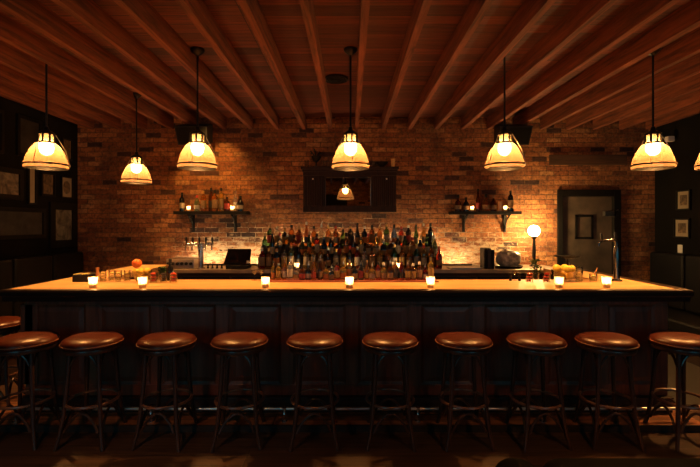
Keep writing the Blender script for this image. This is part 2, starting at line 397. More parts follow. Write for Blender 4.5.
bar_part('arm_rail', bx(BX1 - .10, BX1 - .001, BY0 + .06, 4.94, BZ - .02, BZ + .001), M_EDGE)
# rails and stiles, then raised panels
bm = B()
box(bm, FX0, FX1, FY, FY + .02, BZ - .145, BZ - .06); box(bm, FX0, FX1, FY, FY + .02, .18, .27)
sx = [222, 287, 352, 415, 478.5, 542.5, 602]; cen = [px(v, FY) for v in sx]
st = [FX0 + .05] + [cen[0] - .535 * k for k in (3, 2, 1)] + cen + [FX1 - .05]
for c in st: box(bm, c - .052, c + .052, FY - .001, FY + .02, .27, BZ - .145)
for yy in [3.95 + .55 * k for k in range(3)]:
    box(bm, FX0 - .02, FX0, yy, yy + .1, .27, BZ - .145); box(bm, FX1, FX1 + .02, yy, yy + .1, .27, BZ - .145) if yy < 4.9 else None
bar_part('stiles_and_rails', bm, M_BAR, bevel=.004)
for a, b in zip(st, st[1:]):
    x0, x1, z0, z1 = a + .052, b - .052, .27, BZ - .145
    if x1 - x0 < .1: continue
    bm = B(); e = .022
    lv = [bm.verts.new(v) for v in ((x0, FY + .006, z0), (x1, FY + .006, z0), (x1, FY + .006, z1), (x0, FY + .006, z1))]
    l2 = [bm.verts.new(v) for v in ((x0 + e, FY + .016, z0 + e), (x1 - e, FY + .016, z0 + e), (x1 - e, FY + .016, z1 - e), (x0 + e, FY + .016, z1 - e))]
    e = .06; l3 = [bm.verts.new(v) for v in ((x0 + e, FY + .008, z0 + e), (x1 - e, FY + .008, z0 + e), (x1 - e, FY + .008, z1 - e), (x0 + e, FY + .008, z1 - e))]
    for A, Bq in ((lv, l2), (l2, l3)):
        for k in range(4): bm.faces.new((A[k], A[(k + 1) % 4], Bq[(k + 1) % 4], Bq[k]))
    bm.faces.new(l3)
    lb = [bm.verts.new((v.co.x, FY + .02, v.co.z)) for v in lv]; bm.faces.new(lb[::-1])
    for k in range(4): bm.faces.new((lv[k], lb[k], lb[(k + 1) % 4], lv[(k + 1) % 4]))
    bar_part('raised_panel', bm, M_BARDK)
bm = B(); prism(bm, [(0, 0)] * 3, 0, 0) if False else None
box(bm, FX0 - .02, FX1 + .02, FY - .035, FY + .02, BZ - .085, BZ - .06); box(bm, FX0 - .02, FX1 + .02, FY - .018, FY + .02, BZ - .10, BZ - .085)
bar_part('cornice', bm, M_BAR, bevel=.004)
bm = B(); box(bm, FX0 - .02, FX1 + .02, FY - .03, FY + .02, .05, .165); box(bm, FX0 - .02, FX1 + .02, FY - .045, FY + .02, .165, .18)
bar_part('plinth', bm, M_BASE, bevel=.004)
bm = B(); box(bm, WX0 - .02, WX1 + .02, 3.53, BY1 - .07, .55, .60); box(bm, WX0 - .02, WX1 + .02, BY1 - .09, BY1 - .06, .05, BZ - .045)
bar_part('service_side', bm, M_BASE)
# step the bar stands on
struct('trim_3', bx(-3.05, 2.72, 3.215, 5.9, 0, .05), M_PLAT)
struct('trim_4', bx(-3.05, 2.72, 3.200, 3.215, 0, .052), M_BASE)
# foot rail
fr = thing('foot_rail', 'polished metal foot rail running low along the front of the bar', 'foot rail', (0, 3.27, .05))
mesh_obj('rail', tube(B(), [(-3.0, 0, .10), (0, 0, .10), (2.70, 0, .10)], .0125, 12), plain('rail_metal', (.9, .88, .85), .38, metal=1, var=.04), fr, smooth=True)
for xx in (-2.6, -1.55, px(284.5, 3.27), px(418, 3.27), 1.5, px(685, 3.27)):
    bm = B(); lathe(bm, [(.024, 0), (.024, .006), (.010, .012), (.009, .05), (.014, .06), (.009, .07), (.010, .086), (.018, .094), (.018, .112), (.008, .12)], 12, cx=xx)
    mesh_obj('bracket', bm, M_CHROME, fr, smooth=True)

# ------------------------------------------------------------------ pendants
def make_pendant(drop):
    """origin at the level of the shade's lower lip (z = 0); drop = height of the ceiling above it"""
    t = thing('pendant_lamp', '', 'pendant lamp')
    mesh_obj('shade', lathe(B(), [(.068, .228), (.084, .218), (.108, .190), (.131, .150), (.150, .105), (.164, .060), (.170, .030), (.167, .0)], 48, cap=False), M_SHADE, t, smooth=True)
    bm = B()
    lathe(bm, [(.168, .026), (.176, .028), (.176, .038), (.168, .040)], 48, cap=False)
    sh = mesh_obj('rim_band', bm, M_BLACKM, t, smooth=True)
    for k in range(3):
        a = -PI / 2 + .08 + k * 2 * PI / 3
        c, s = math.cos(a), math.sin(a)
        mesh_obj('stay_wire', tube(B(), [(.068 * c, .068 * s, .305), (.146 * c, .146 * s, .165), (.176 * c, .176 * s, .040), (.178 * c, .178 * s, .022)], .0026, 6), M_STEEL, t)
    bm = B(); lathe(bm, [(.052, .222), (.052, .312)], 24, cap=False)
    mesh_obj('neck_glass', bm, M_NECK, t, smooth=True)
    bm = B()
    lathe(bm, [(.058, .300), (.066, .302), (.066, .316), (.050, .328), (.022, .345), (.016, .375), (.008, .38)], 24)
    lathe(bm, [(.060, .222), (.073, .224), (.073, .236), (.060, .240)], 24, cap=False)
    for k in range(8):
        a = k * PI / 4 + .2; c, s = math.cos(a), math.sin(a)
        tube(bm, [(.066 * c, .066 * s, .232), (.064 * c, .064 * s, .302)], .0085, 6)
    mesh_obj('cage', bm, M_BLACKM, t, smooth=True)
    mesh_obj('bulb', ball(B(), .060, (0, 0, .185), 2, (1, 1, 1.15)), M_BULB, t, smooth=True)
    mesh_obj('rod', tube(B(), [(0, 0, .37), (0, 0, drop - .02)], .009, 8), M_BLACKM, t)
    mesh_obj('canopy', lathe(B(), [(.012, drop - .06), (.05, drop - .03), (.062, drop - .012), (.062, drop)], 20), M_BLACKM, t, smooth=True)
    return remember(t)
LZ = 2.09
pen = make_pendant(ZC - LZ)
spots = [(46.5, 3.78, 'ribbed glass pendant lamp hanging before the dark picture wall, leftmost in the photo'),
         (197.5, 3.8, 'ribbed glass pendant lamp hanging in front of the left loudspeaker'),
         (350.5, 3.8, 'central ribbed glass pendant lamp, hanging in front of the mirror cabinet'),
         (504.5, 3.8, 'ribbed glass pendant lamp hanging in front of the right loudspeaker'),
         (653, 3.8, 'ribbed glass pendant lamp hanging near the right corner, beyond the lintel above the door'),
         (136.5, 5.1, 'smaller-looking pendant lamp hanging further back, close to the brick wall at the left'),
         (-1.6, 0, 'added pendant lamp over the guest side of the room, left, out of view'),  # both guest-side pendants are added, unseen, to light the bar front
         (1.6, 0, 'added pendant lamp over the guest side of the room, right, out of view'),
         (718.5, 3.8, 'pendant lamp mostly cut off by the right edge of the photo')]
for i, (x, D, lab) in enumerate(spots):
    o = pen if i == 0 else dup(pen, (0, 0, 0))
    o.location = (px(x, D), D, LZ) if D else (x, .9, LZ); o.rotation_euler = (0, 0, [0, 0, 0, .9, 1.3, .4, .2, .3, .7, .5, .1][i]); o['label'] = lab; o['group'] = 'pendant lamps over the bar'

# ------------------------------------------------------------------ bar stools
def make_stool():
    t = thing('bar_stool', '', 'bar stool')
    R = .200
    bm = B(); lathe(bm, [(.10, .700), (R - .012, .700), (R + .001, .708), (R + .004, .722), (R + .001, .734), (R - .006, .746), (R - .03, .759), (.13, .768), (.07, .772), (.01, .773)], 40)
    mesh_obj('seat_cushion', bm, M_LEATHER, t, smooth=True)
    bm = B(); tube(bm, [((R + .002) * math.cos(2 * PI * k / 48), (R + .002) * math.sin(2 * PI * k / 48), .722) for k in range(48)], .0045, 8, closed=True)
    mesh_obj('seat_piping', bm, M_PIPE, t, smooth=True)
    bm = B(); lathe(bm, [(.150, .699), (.150, .672), (.170, .664), (R - .012, .668), (R - .006, .682), (R - .010, .699)], 40, cap=False)
    mesh_obj('seat_frame', bm, M_STOOLW, t, smooth=True)
    bm = B(); tube(bm, [(.148, 0, .69), (.150, 0, .62), (.158, 0, .50), (.170, 0, .36), (.185, 0, .22), (.205, 0, .10), (.235, 0, .0)], [.016, .0165, .016, .015, .0145, .0135, .0125], 10)
    for v in bm.verts:
        if v.co.z < .012: v.co.z = max(0, v.co.z)
    legm = mesh_obj('leg', bm, M_STOOLW, t, smooth=True)
    for k in range(4):
        o = legm if k == 0 else legm.copy()
        if k: COL.objects.link(o)
        o.parent = t; o.rotation_euler = (0, 0, PI / 4 + k * PI / 2)
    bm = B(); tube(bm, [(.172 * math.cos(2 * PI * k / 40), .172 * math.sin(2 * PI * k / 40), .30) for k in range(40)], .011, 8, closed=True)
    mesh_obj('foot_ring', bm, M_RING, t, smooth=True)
    # arches: between neighbouring legs, upper ones under the seat and lower ones under the ring
    def arch(z0, z1, r0, r1, rad):
        pts = []
        for i in range(13):
            u = i / 12; a = -PI / 4 + .08 + u * (PI / 2 - .16)
            h = math.sin(PI * u) ** .55
            rr = r0 + (r1 - r0) * h
            # chord-like plan: points on the straight line between the legs
            k = math.cos(PI / 4) / math.cos(a)
            pts.append((rr * k * math.cos(a), rr * k * math.sin(a), z0 + (z1 - z0) * h))
        return tube(B(), pts, rad, 8)
    for nm, args in (('upper_arch', (.575, .668, .156, .158, .0085)), ('lower_arch', (.115, .245, .200, .180, .0095))):
        am = mesh_obj(nm, arch(*args), M_STOOLW, t, smooth=True)
        for k in range(4):
            o = am if k == 0 else am.copy()
            if k: COL.objects.link(o)
            o.parent = t; o.rotation_euler = (0, 0, k * PI / 2)
    return remember(t)
stool = make_stool()
ords = ['first', 'second', 'third', 'fourth', 'fifth', 'sixth', 'seventh', 'eighth', 'ninth', 'tenth', 'eleventh', 'twelfth', 'thirteenth', 'fourteenth', 'fifteenth', 'sixteenth', 'seventeenth', 'eighteenth', 'nineteenth', 'twentieth',
        'twenty-first', 'twenty-second', 'twenty-third', 'twenty-fourth', 'twenty-fifth', 'twenty-sixth', 'twenty-seventh', 'twenty-eighth', 'twenty-ninth', 'thirtieth']
xs = [26, 93, 167, 240, 315, 390, 463.5, 536, 606, 681]
rz = [.08, .0, -.05, .1, .04, -.04, .02, .07, -.06, .03]
for i, x in enumerate(xs):
    o = stool if i == 0 else dup(stool, (0, 0, 0))
    o.location = (px(x, 3.1), 3.1 - (.0 if i not in (0, 9) else .03), 0) if 0 else (px(x, 3.1), 3.1, 0)
    o.rotation_euler = (0, 0, rz[i])
    o['group'] = 'bar stools along the front of the bar'
    o['label'] = ('leftmost bentwood bar stool of the row, its round leather seat cut by the left edge' if i == 0 else
                  'rightmost bentwood bar stool of the row, its leather seat cut by the right edge' if i == 9 else
                  'bentwood bar stool with round brown leather seat, %s from left in the row' % ords[i])
dup(stool, (px(-4, 3.62), 3.62, 0), .3, 'bar stool beyond the row left of the bar, only its seat edge showing', 'bar stools along the front of the bar')

# ------------------------------------------------------------------ back counter, tiers
CY0, CY1, CZ = 5.45, 6.17, 1.0
bc = thing('back_counter', 'long steel-topped back counter against the brick wall behind the bottles', 'counter', (0, 5.8, 0))
mesh_obj('counter_top', bx(-2.46, 2.80, CY0 - 5.8, CY1 - 5.8, CZ - .045, CZ), plain('counter_top_steel', (.42, .33, .24), .35, metal=.7, var=.2, scale=5), bc, bevel=.004)
mesh_obj('cabinet_body', bx(-2.42, 2.76, CY0 + .05 - 5.8, CY1 - 5.8, .05, CZ - .045), M_BASE, bc)
for k in range(7):
    x0 = -2.2 + k * .643
    d = mesh_obj('cabinet_door', bx(x0 + .01, x0 + .63, CY0 + .032 - 5.8, CY0 + .05 - 5.8, .10, CZ - .09), M_BLACKM, bc, bevel=.003)
    mesh_obj('handle', tube(B(), [(x0 + .56, CY0 + .03 - 5.8, .85), (x0 + .56, CY0 - .0 - 5.8, .84), (x0 + .56, CY0 - .0 - 5.8, .68), (x0 + .56, CY0 + .03 - 5.8, .67)], .006), M_STEEL, d)
LX0, LX1 = px(256, 5.6), px(443, 5.6)
tag(mesh_obj('bottle_step', bx(LX0, LX1, 5.72, 5.90, CZ, CZ + .14), M_BASE), 'low dark riser on the back counter carrying the middle row of bottles', 'riser')
tag(mesh_obj('bottle_step', bx(LX0, LX1, 5.90, 6.08, CZ, CZ + .28), M_BASE), 'taller dark riser at the wall carrying the top row of bottles', 'riser')
# glowing strips behind the counter
for (x0, x1, lab) in ((-2.44, LX0 - .03, 'thin glowing light strip at the wall foot left of the bottles'), (LX1 + .03, 1.75, 'thin glowing light strip at the wall foot right of the bottles')):
    tag(mesh_obj('light_strip', bx(x0, x1, CY1 - .13, CY1 - .105, CZ, CZ + .012), M_LED), lab, 'light strip')
    tag(mesh_obj('strip_cover', bx(x0, x1, CY1 - .155, CY1 - .143, CZ, CZ + .022), M_BASE), lab.replace('glowing light strip', 'dark ledge hiding the light'), 'ledge')
tag(mesh_obj('light_strip', bx(LX0, LX1, 6.080, 6.090, CZ + .262, CZ + .277), M_LED), 'thin light strip at the wall behind the top row of bottles', 'light strip')

# ------------------------------------------------------------------ bottles
BP = {  # name: (profile, neck z for cap, radius for label, label z0,z1, square)
 'wine':    ([(.030, 0), (.037, .004), (.0375, .19), (.034, .215), (.018, .235), (.0145, .25), (.0145, .30), (.016, .302), (.016, .31)], (.0165, .27, .312), .0382, .05, .14, 0),
 'burgundy': ([(.034, 0), (.041, .004), (.041, .14), (.036, .18), (.020, .225), (.015, .245), (.015, .295)], (.0165, .255, .298), .0417, .045, .115, 0),
 'whiskey': ([(.033, 0), (.038, .004), (.038, .17), (.034, .19), (.018, .205), (.015, .22), (.015, .25)], (.0185, .232, .272), .0385, .04, .15, 5),
 'gin':     ([(.034, 0), (.039, .004), (.039, .20), (.033, .222), (.015, .24), (.014, .28)], (.0175, .262, .296), .0396, .05, .16, 0),
 'tall':    ([(.028, 0), (.032, .004), (.033, .17), (.028, .20), (.016, .25), (.013, .28), (.013, .33)], (.0155, .30, .34), .0336, .04, .13, 0),
 'squat':   ([(.040, 0), (.048, .005), (.050, .09), (.046, .13), (.030, .155), (.017, .17), (.016, .21)], (.020, .20, .245), .0508, .03, .09, 0),
 'flask':   ([(.036, 0), (.042, .004), (.044, .12), (.038, .15), (.020, .175), (.015, .19), (.015, .225)], (.0185, .21, .25), .0446, .03, .10, 3.2),
}
GC = {'dark green': glass('green_bottle_glass', (.07, .20, .06)), 'amber': glass('amber_bottle_glass', (.85, .33, .06)), 'brown': glass('brown_bottle_glass', (.30, .10, .03)),
      'clear': glass('clear_bottle_glass', (.93, .90, .84)), 'black': plain('black_bottle_glass', (.008, .008, .010), .12, var=.1), 'blue': glass('blue_bottle_glass', (.08, .16, .38)),
      'red': glass('red_bottle_glass', (.60, .06, .03)), 'golden': glass('golden_bottle_glass', (.95, .62, .16)), 'pale green': glass('pale_green_bottle_glass', (.45, .65, .35))}
LC = {'cream': (.62, .52, .36), 'white': (.72, .68, .60), 'black': (.02, .02, .02), 'red': (.45, .04, .03), 'tan': (.45, .27, .12), 'gold': (.55, .36, .10), 'orange': (.70, .22, .04), 'blue': (.05, .10, .25), 'grey': (.30, .28, .26)}
LM = {k: plain(k + '_label_paper', tuple(q * .45 for q in v), .6, var=.3, scale=45) for k, v in LC.items()}
CM = {'black': M_BLACK, 'gold': M_BRASS, 'red': plain('red_cap', (.45, .03, .02), .4), 'steel': M_STEEL, 'cork': plain('cork', (.42, .26, .13), .8), 'white': M_WHITE}
bodies, labs, caps = {}, {}, {}
def bottle(shape, gc, lc, cc, loc, label, group, h=1.0, rz=0, lod=14, pour=False):
    prof, cap, lr, l0, l1, sq = BP[shape]
    def get(store, key, make):
        if key not in store: store[key] = make().data
        return store[key]
    def mk(name, bm, mat):
        o = mesh_obj(name, bm, mat, smooth=True); me = o.data; COL.objects.unlink(o); bpy.data.objects.remove(o); 
        class Q: data = me
        return Q
    seg = 20 if sq else lod
    me = get(bodies, (shape, gc), lambda: mk('bottle', lathe(B(), prof, seg, sq=sq), GC[gc]))
    o = bpy.data.objects.new('bottle', me); COL.objects.link(o); o.location = loc; o.rotation_euler = (0, 0, rz); o.scale = (1, 1, h) if h else (1, 1, 1)
    tag(o, label, 'bottle', group)
    if lc:
        me = get(labs, (shape, lc), lambda: mk('label', lathe(B(), [(lr - .002, l0), (lr, l0), (lr, l1), (lr - .002, l1)], seg, sq=sq, cap=False), LM[lc]))
        q = bpy.data.objects.new('label', me); COL.objects.link(q); q.parent = o
    if pour:
        me = get(caps, ('pour', cap), lambda: mk('pourer', tube(B(), [(0, 0, cap[1]), (0, 0, cap[2]), (.004, 0, cap[2] + .02), (.02, 0, cap[2] + .05)], [.014, .012, .006, .004], 8), M_STEEL))
        q = bpy.data.objects.new('pourer', me); COL.objects.link(q); q.parent = o
    else:
        me = get(caps, (cap, cc), lambda: mk('cap', lathe(B(), [(cap[0], cap[1]), (cap[0], cap[2]), (cap[0] * .9, cap[2] + .003)], 12), CM[cc]))
        q = bpy.data.objects.new('cap', me); COL.objects.link(q); q.parent = o
    return o
rnd = random.Random(11)
GW = ['dark green'] * 3 + ['amber'] * 6 + ['brown'] * 4 + ['clear'] * 3 + ['black'] * 8 + ['golden'] * 4 + ['blue'] + ['red'] * 2 + ['pale green']
LW = ['cream'] * 4 + ['white'] * 3 + ['black'] * 4 + ['red'] * 2 + ['tan'] * 5 + ['gold'] * 2 + ['orange'] * 2 + ['blue', 'grey']
def art(s): return s
def row(nb, xa, xb, D, z, where, group, shapes, hs=(.92, 1.06), override={}):
    for i in range(nb):
        sh = rnd.choice(shapes); g = rnd.choice(GW); l = rnd.choice(LW); c = rnd.choice(['black', 'black', 'gold', 'red', 'steel', 'cork'])
        if i in override: sh, g, l, c = override[i]
        x = xa + (xb - xa) * (i + .5) / nb + rnd.uniform(-.006, .006)
        pitch = (xb - xa) / nb
        r = BP[sh][2]
        sc = min(1.0, pitch * .5 / r / 1.06)
        o = bottle(sh, g, l, c, (x, D + rnd.uniform(-.012, .012), z), '%s bottle with %s label, %s from left, %s' % (g, l, ords[i], where), group, h=1, rz=rnd.uniform(-.3, .3), pour=rnd.random() < .15)
        h = rnd.uniform(*hs); o.scale = (sc, sc, h)
tall = ['wine', 'burgundy', 'whiskey', 'gin', 'tall', 'tall', 'gin', 'wine', 'flask']
row(25, LX0 + .03, LX1 - .01, 5.60, CZ, 'lowest row of the back bar', 'bottles in the lowest row of the back bar', ['wine', 'whiskey', 'gin', 'whiskey', 'burgundy', 'gin'], (.95, 1.05))
row(24, LX0 + .03, LX1 - .02, 5.80, CZ + .14, 'middle row of the back bar', 'bottles in the middle row of the back bar', tall, (.9, 1.08))
row(23, LX0 + .06, LX1 - .04, 5.98, CZ + .28, 'top row of the back bar', 'bottles in the top row of the back bar', tall, (.88, 1.04))

# ------------------------------------------------------------------ candles
def make_candle():
    t = thing('votive_candle', '', 'candle')
    bm = B(); lathe(bm, [(.001, .0), (.026, 0), (.028, .004), (.0345, .088)], 24, cap=False)
    mesh_obj('glass_holder', bm, M_VOTIVE, t, smooth=True)
    mesh_obj('wax', lathe(B(), [(.024, .006), (.0265, .034)], 20), M_WAX, t)
    bm = B(); lathe(bm, [(.001, .036), (.005, .043), (.006, .050), (.003, .062), (.0005, .070)], 10)
    mesh_obj('flame', bm, M_FLAME, t, smooth=True)
    l = bpy.data.lights.new('candle_glow', 'POINT'); l.energy = CANDLE_W; l.color = (1, .52, .20); l.shadow_soft_size = .012
    o = bpy.data.objects.new('candle_glow', l); COL.objects.link(o); o.parent = t; o.location = (0, 0, .075)
    return remember(t)
can = make_candle(); first = [can]
def candle(x, y, z, lab, group, s=1.0):
    o = first.pop() if first else dup(can, (0, 0, 0))
    o.location = (x, y, z); o.scale = (s, s, s); o['label'] = lab; o['group'] = group
for x, lab in ((93, 'glowing votive candle on the bar at far left, beside the black garnish caddy'), (142.5, 'glowing votive candle on the bar in front of the lemon bowl at left'),
               (265.5, 'glowing votive candle on the bar at the left end of the red mat'), (349.5, 'glowing votive candle at the middle of the bar'),
               (430.5, 'glowing votive candle on the bar at the right end of the red mat'), (559, 'glowing votive candle on the bar in front of the lemon bowl at right'),
               (606.5, 'glowing votive candle on the bar at far right, beside the tall dark tap')):
    candle(px(x, 3.42), 3.42, BZ, lab, 'votive candles on the bar')

for x, lab in ((297, 'glowing votive candle on the back counter, leftmost of three at the feet of the bottles'), (349.5, 'glowing votive candle on the back counter, middle of three before the bottles'),
               (397.5, 'glowing votive candle on the back counter, rightmost of three at the feet of the bottles')):
    candle(px(x, 5.5), 5.50, CZ, lab, 'candles on the back counter', .95)
M_FROST = shade_glass('frosted_tumbler', (.75, .66, .5), .3, gloss=.15)
for k, x in enumerate((312, 318, 324, 379, 385, 391)):
    o = mesh_obj('tumbler', lathe(B(), [(.024, 0), (.026, .003), (.031, .10), (.028, .10), (.024, .01)], 16, cap=False), M_FROST, smooth=True); o.location = (px(x, 5.52), 5.51, CZ)
    tag(o, 'pale tumbler in front of the bottles, %s of three %s' % (('leftmost', 'middle', 'rightmost')[k % 3], 'left of the middle candle' if k < 3 else 'right of the middle candle'), 'glass', 'tumblers on the back counter')

# ------------------------------------------------------------------ wall shelves
def shelf(x0, x1, lab, side):
    D = 6.06; z = pz(211.3, D)
    t = thing('wall_shelf', lab, 'shelf', (0, YB, z))
    mesh_obj('shelf_board', bx(px(x0, D), px(x1, D), -.24, -.0, -.045, 0), M_SHELF, t, bevel=.003)
    for xx in ((190, 233) if side == 'l' else (466, 508)):
        X = px(xx, D); bm = B()
        box(bm, X - .02, X + .02, -.02, -.001, -.30, -.045); box(bm, X - .02, X + .02, -.20, -.02, -.06, -.045)
        tube(bm, [(X, -.19, -.06), (X, -.15, -.09), (X, -.09, -.12), (X, -.05, -.18), (X, -.02, -.28)], .013, 8)
        tube(bm, [(X + 0, -.07 + .035 * math.cos(a), -.10 + .03 * math.sin(a)) for a in [k * PI / 6 for k in range(12)]], .006, 6, closed=True)
        mesh_obj('bracket', bm, M_SHELF, t)
    return z
zl = shelf(176, 248, 'black iron shelf of bottles on the brick wall, left of the mirror cabinet', 'l')
zr = shelf(451, 519, 'black iron shelf of bottles on the brick wall, right of the mirror cabinet', 'r')
def shelf_row(items, z, where, group):
    for i, (x, D, sh, g, l, c, h) in enumerate(items):
        bottle(sh, g, l, c, (px(x, D), D, z), '%s bottle with %s label, %s from left on the %s' % (g, l, ords[i], where), group).scale = (.98, .98, h)
shelf_row([(182, 6.06, 'wine', 'black', 'cream', 'black', .86), (197, 6.06, 'burgundy', 'pale green', 'white', 'red', .76), (203.5, 6.06, 'gin', 'amber', 'tan', 'gold', .98),
           (211, 6.10, 'wine', 'brown', 'black', 'black', 1.08), (215, 6.00, 'whiskey', 'amber', 'tan', 'black', 1.1), (221.3, 6.05, 'gin', 'golden', 'tan', 'black', 1.12),
           (227, 6.06, 'whiskey', 'brown', 'red', 'black', .75), (235.5, 6.10, 'tall', 'clear', 'cream', 'gold', 1.0), (240.5, 6.03, 'flask', 'black', 'cream', 'black', .88)], zl, 'left wall shelf', 'bottles on the left wall shelf')
candle(px(189.8, 6.04), 6.00, zl, 'small glowing candle on the left wall shelf, between the dark and pale green bottles', 'candles on the wall shelves', .8)
candle(px(232.3, 5.99), 5.99, zl, 'small glowing candle on the left wall shelf, toward its right end', 'candles on the wall shelves', .8)
shelf_row([(458, 6.06, 'squat', 'brown', 'tan', 'black', .95), (466, 6.08, 'flask', 'black', 'tan', 'black', .80), (478, 6.08, 'tall', 'brown', 'red', 'black', .95),
           (486, 6.06, 'squat', 'amber', 'tan', 'black', 1.0), (493.5, 6.08, 'flask', 'brown', 'tan', 'cork', .9), (510.5, 6.06, 'gin', 'black', 'tan', 'black', 1.0)], zr, 'right wall shelf', 'bottles on the right wall shelf')
candle(px(472.2, 6.0), 6.00, zr, 'small glowing candle on the right wall shelf, left of its middle', 'candles on the wall shelves', .8)
candle(px(505.2, 6.0), 5.99, zr, 'small glowing candle on the right wall shelf, near the tall black bottle', 'candles on the wall shelves', .8)
tag(mesh_obj('tumbler', lathe(B(), [(.026, 0), (.028, .003), (.030, .14), (.027, .14), (.025, .01)], 20, cx=px(500, 6.05), cy=6.05, cz=zr, cap=False), M_VOTIVE), 'tall pale frosted tumbler on the right wall shelf', 'glass')
candle(px(517, 6.06), 6.07, zr, 'small candle jar at the right end of the right wall shelf', 'candles on the wall shelves', .7) if False else None

# ------------------------------------------------------------------ mirror cabinet
D = 6.05
mc = thing('mirror_cabinet', 'dark carved wooden wall cabinet with a mirror at its middle, hung on the brick', 'cabinet', (0, YB, pz(212, D)))
x0, x1, H = px(303, D), px(396.5, D), pz(167, D) - pz(212, D)
m0, m1, z0, z1 = px(325.5, D), px(371, D), pz(205.5, D) - pz(212, D), pz(177, D) - pz(212, D)
mesh_obj('back_board', bx(x0 + .02, x1 - .02, -.04, 0, 0, H - .04), M_CABINET, mc)
bm = B(); box(bm, x0 - .03, x1 + .03, -.20, 0, H - .035, H); box(bm, x0 - .01, x1 + .01, -.17, 0, H - .07, H - .035); box(bm, x0, x1, -.15, -.04, 0, z0 - .02); box(bm, x0, x1, -.15, -.04, z1 + .02, H - .07)
mesh_obj('cornice', bm, M_CABINET, mc, bevel=.004)
bm = B()
for a, b in ((x0, m0 - .02), (m1 + .02, x1)):
    box(bm, a, b, -.12, -.04, z0 - .02, z1 + .02)
    nf = 6
    for k in range(nf):
        xx = a + (b - a) * (k + .5) / nf
        tube(bm, [(xx, -.122, z0 - .0), (xx, -.122, z1)], .016, 8)
    mesh_obj('fluted_pilaster', bm, M_CABINET, mc); bm = B()
bm = B()
for q in ((m0 - .02, m0, z0 - .02, z1 + .02), (m1, m1 + .02, z0 - .02, z1 + .02), (m0, m1, z0 - .02, z0), (m0, m1, z1, z1 + .02)): box(bm, q[0], q[1], -.15, -.05, q[2], q[3])
mesh_obj('mirror_frame', bm, M_CABINET, mc, bevel=.003)
mi = mesh_obj('mirror', bx(m0 + .002, m1 - .002, -.005, .005, z0, z1), M_MIRROR, mc); mi.location = (0, -.068, 0); mi.rotation_euler = (0, 0, math.radians(1.2))
for xx in (313, 386.5):
    mesh_obj('knob', lathe(B(), [(.005, 0), (.006, .02), (.013, .026), (.010, .036), (.002, .04)], 10, M=Matrix.Translation((px(xx, D), -.14, pz(179, D) - pz(212, D))) @ Matrix.Rotation(PI / 2, 4, 'X')), M_WHITE, mc, smooth=True)
ct = pz(167, D)
# things on top of the cabinet
bm = B(); lathe(bm, [(.04, 0), (.045, .005), (.012, .02), (.010, .07), (.055, .11), (.075, .16), (.070, .16), (.05, .115), (.006, .08)], 20)
for k in range(7):
    a = k * .9; tube(bm, [(0, 0, .12), (.05 * math.cos(a), .05 * math.sin(a), .19), (.09 * math.cos(a), .09 * math.sin(a), .21 + .02 * (k % 3))], .010, 6)
v = tag(mesh_obj('goblet_vase', bm, M_BLACKM, smooth=True), 'dark metal goblet with twisted ornament, standing on top of the mirror cabinet at left', 'vase'); v.location = (px(316, D), 6.08, ct)
def tumbler(x, Dd, z, r, h, mat, lab, cat='glass', group=None):
    o = mesh_obj('tumbler', lathe(B(), [(r * .8, 0), (r * .84, .003), (r, h), (r * .93, h), (r * .78, .01)], 20, cap=False), mat, smooth=True)
    o.location = (x, Dd, z); return tag(o, lab, cat, group)
tumbler(px(306.5, D), 6.07, ct, .035, .10, M_CLEAR, 'clear tumbler at the left end of the mirror cabinet top')
tumbler(px(325, D), 6.07, ct, .035, .10, M_CLEAR, 'clear tumbler on the mirror cabinet top, right of the dark goblet')
tumbler(px(374, D), 6.07, ct, .032, .08, M_CLEAR, 'clear tumbler on the mirror cabinet top, left of the dark bowl')
o = tag(mesh_obj('bowl', lathe(B(), [(.03, 0), (.035, .01), (.09, .06), (.095, .075), (.088, .072), (.03, .02)], 20), M_BLACKM, smooth=True), 'dark shallow bowl on the mirror cabinet top', 'bowl'); o.location = (px(382, D), 6.09, ct)
tumbler(px(393, D), 6.05, ct, .030, .115, plain('amber_wax', (.80, .46, .16), .4), 'tall amber glass at the right end of the mirror cabinet top')

# ------------------------------------------------------------------ loudspeakers, vent, camera
def speaker(x, lab, rot):
    t = thing('wall_loudspeaker', lab, 'loudspeaker', (px(x, 5.85), 5.88, pz(134, 5.85)), rot, 'loudspeakers under the ceiling')
    R = Matrix.Rotation(math.radians(18), 4, 'X')
    bm = B(); prism(bm, [(-.20, -.13), (.20, -.13), (.225, .13), (-.225, .13)], -.13, .13); bm.transform(R)
    mesh_obj('speaker_box', bm, M_BLACK, t, bevel=.006)
    bm = B(); prism(bm, [(-.18, -.11), (.18, -.11), (.20, .11), (-.20, .11)], -.142, -.130); bm.transform(R)
    mesh_obj('grille', bm, plain('speaker_grille', (.006, .006, .006), .9, var=.5, scale=200, spec=.1), t)
    bm = B(); box(bm, -.03, .03, .08, .325, .01, .04); box(bm, -.06, .06, .29, .32, -.06, .10)
    mesh_obj('bracket', bm, M_BLACKM, t)
speaker(194, 'black loudspeaker hung under the ceiling on the brick wall, left', 0)
speaker(513, 'black loudspeaker hung under the ceiling on the brick wall, right', 0)
sp = thing('spotlight', 'small black spotlight added between the joists above the left loudspeaker to brighten the brick', 'spotlight', (-1.90, 5.25, ZC))  # added fixture, put in to brighten the brick around the left shelf
Rs = Matrix.Translation((0, 0, -.11)) @ Matrix.Rotation(math.radians(40), 4, 'X')
mesh_obj('can', lathe(B(), [(.030, .07), (.034, .06), (.036, -.05), (.031, -.05), (.029, .05)], 20, cap=False, M=Rs), M_BLACKM, sp, smooth=True)
mesh_obj('stem', tube(B(), [(0, 0, 0), (0, 0, -.06)], .008), M_BLACKM, sp)
sl = bpy.data.lights.new('added_spot_beam', 'SPOT'); sl.energy = SPOT_W; sl.color = (1, .46, .10); sl.spot_size = math.radians(74); sl.spot_blend = .55; sl.shadow_soft_size = .02
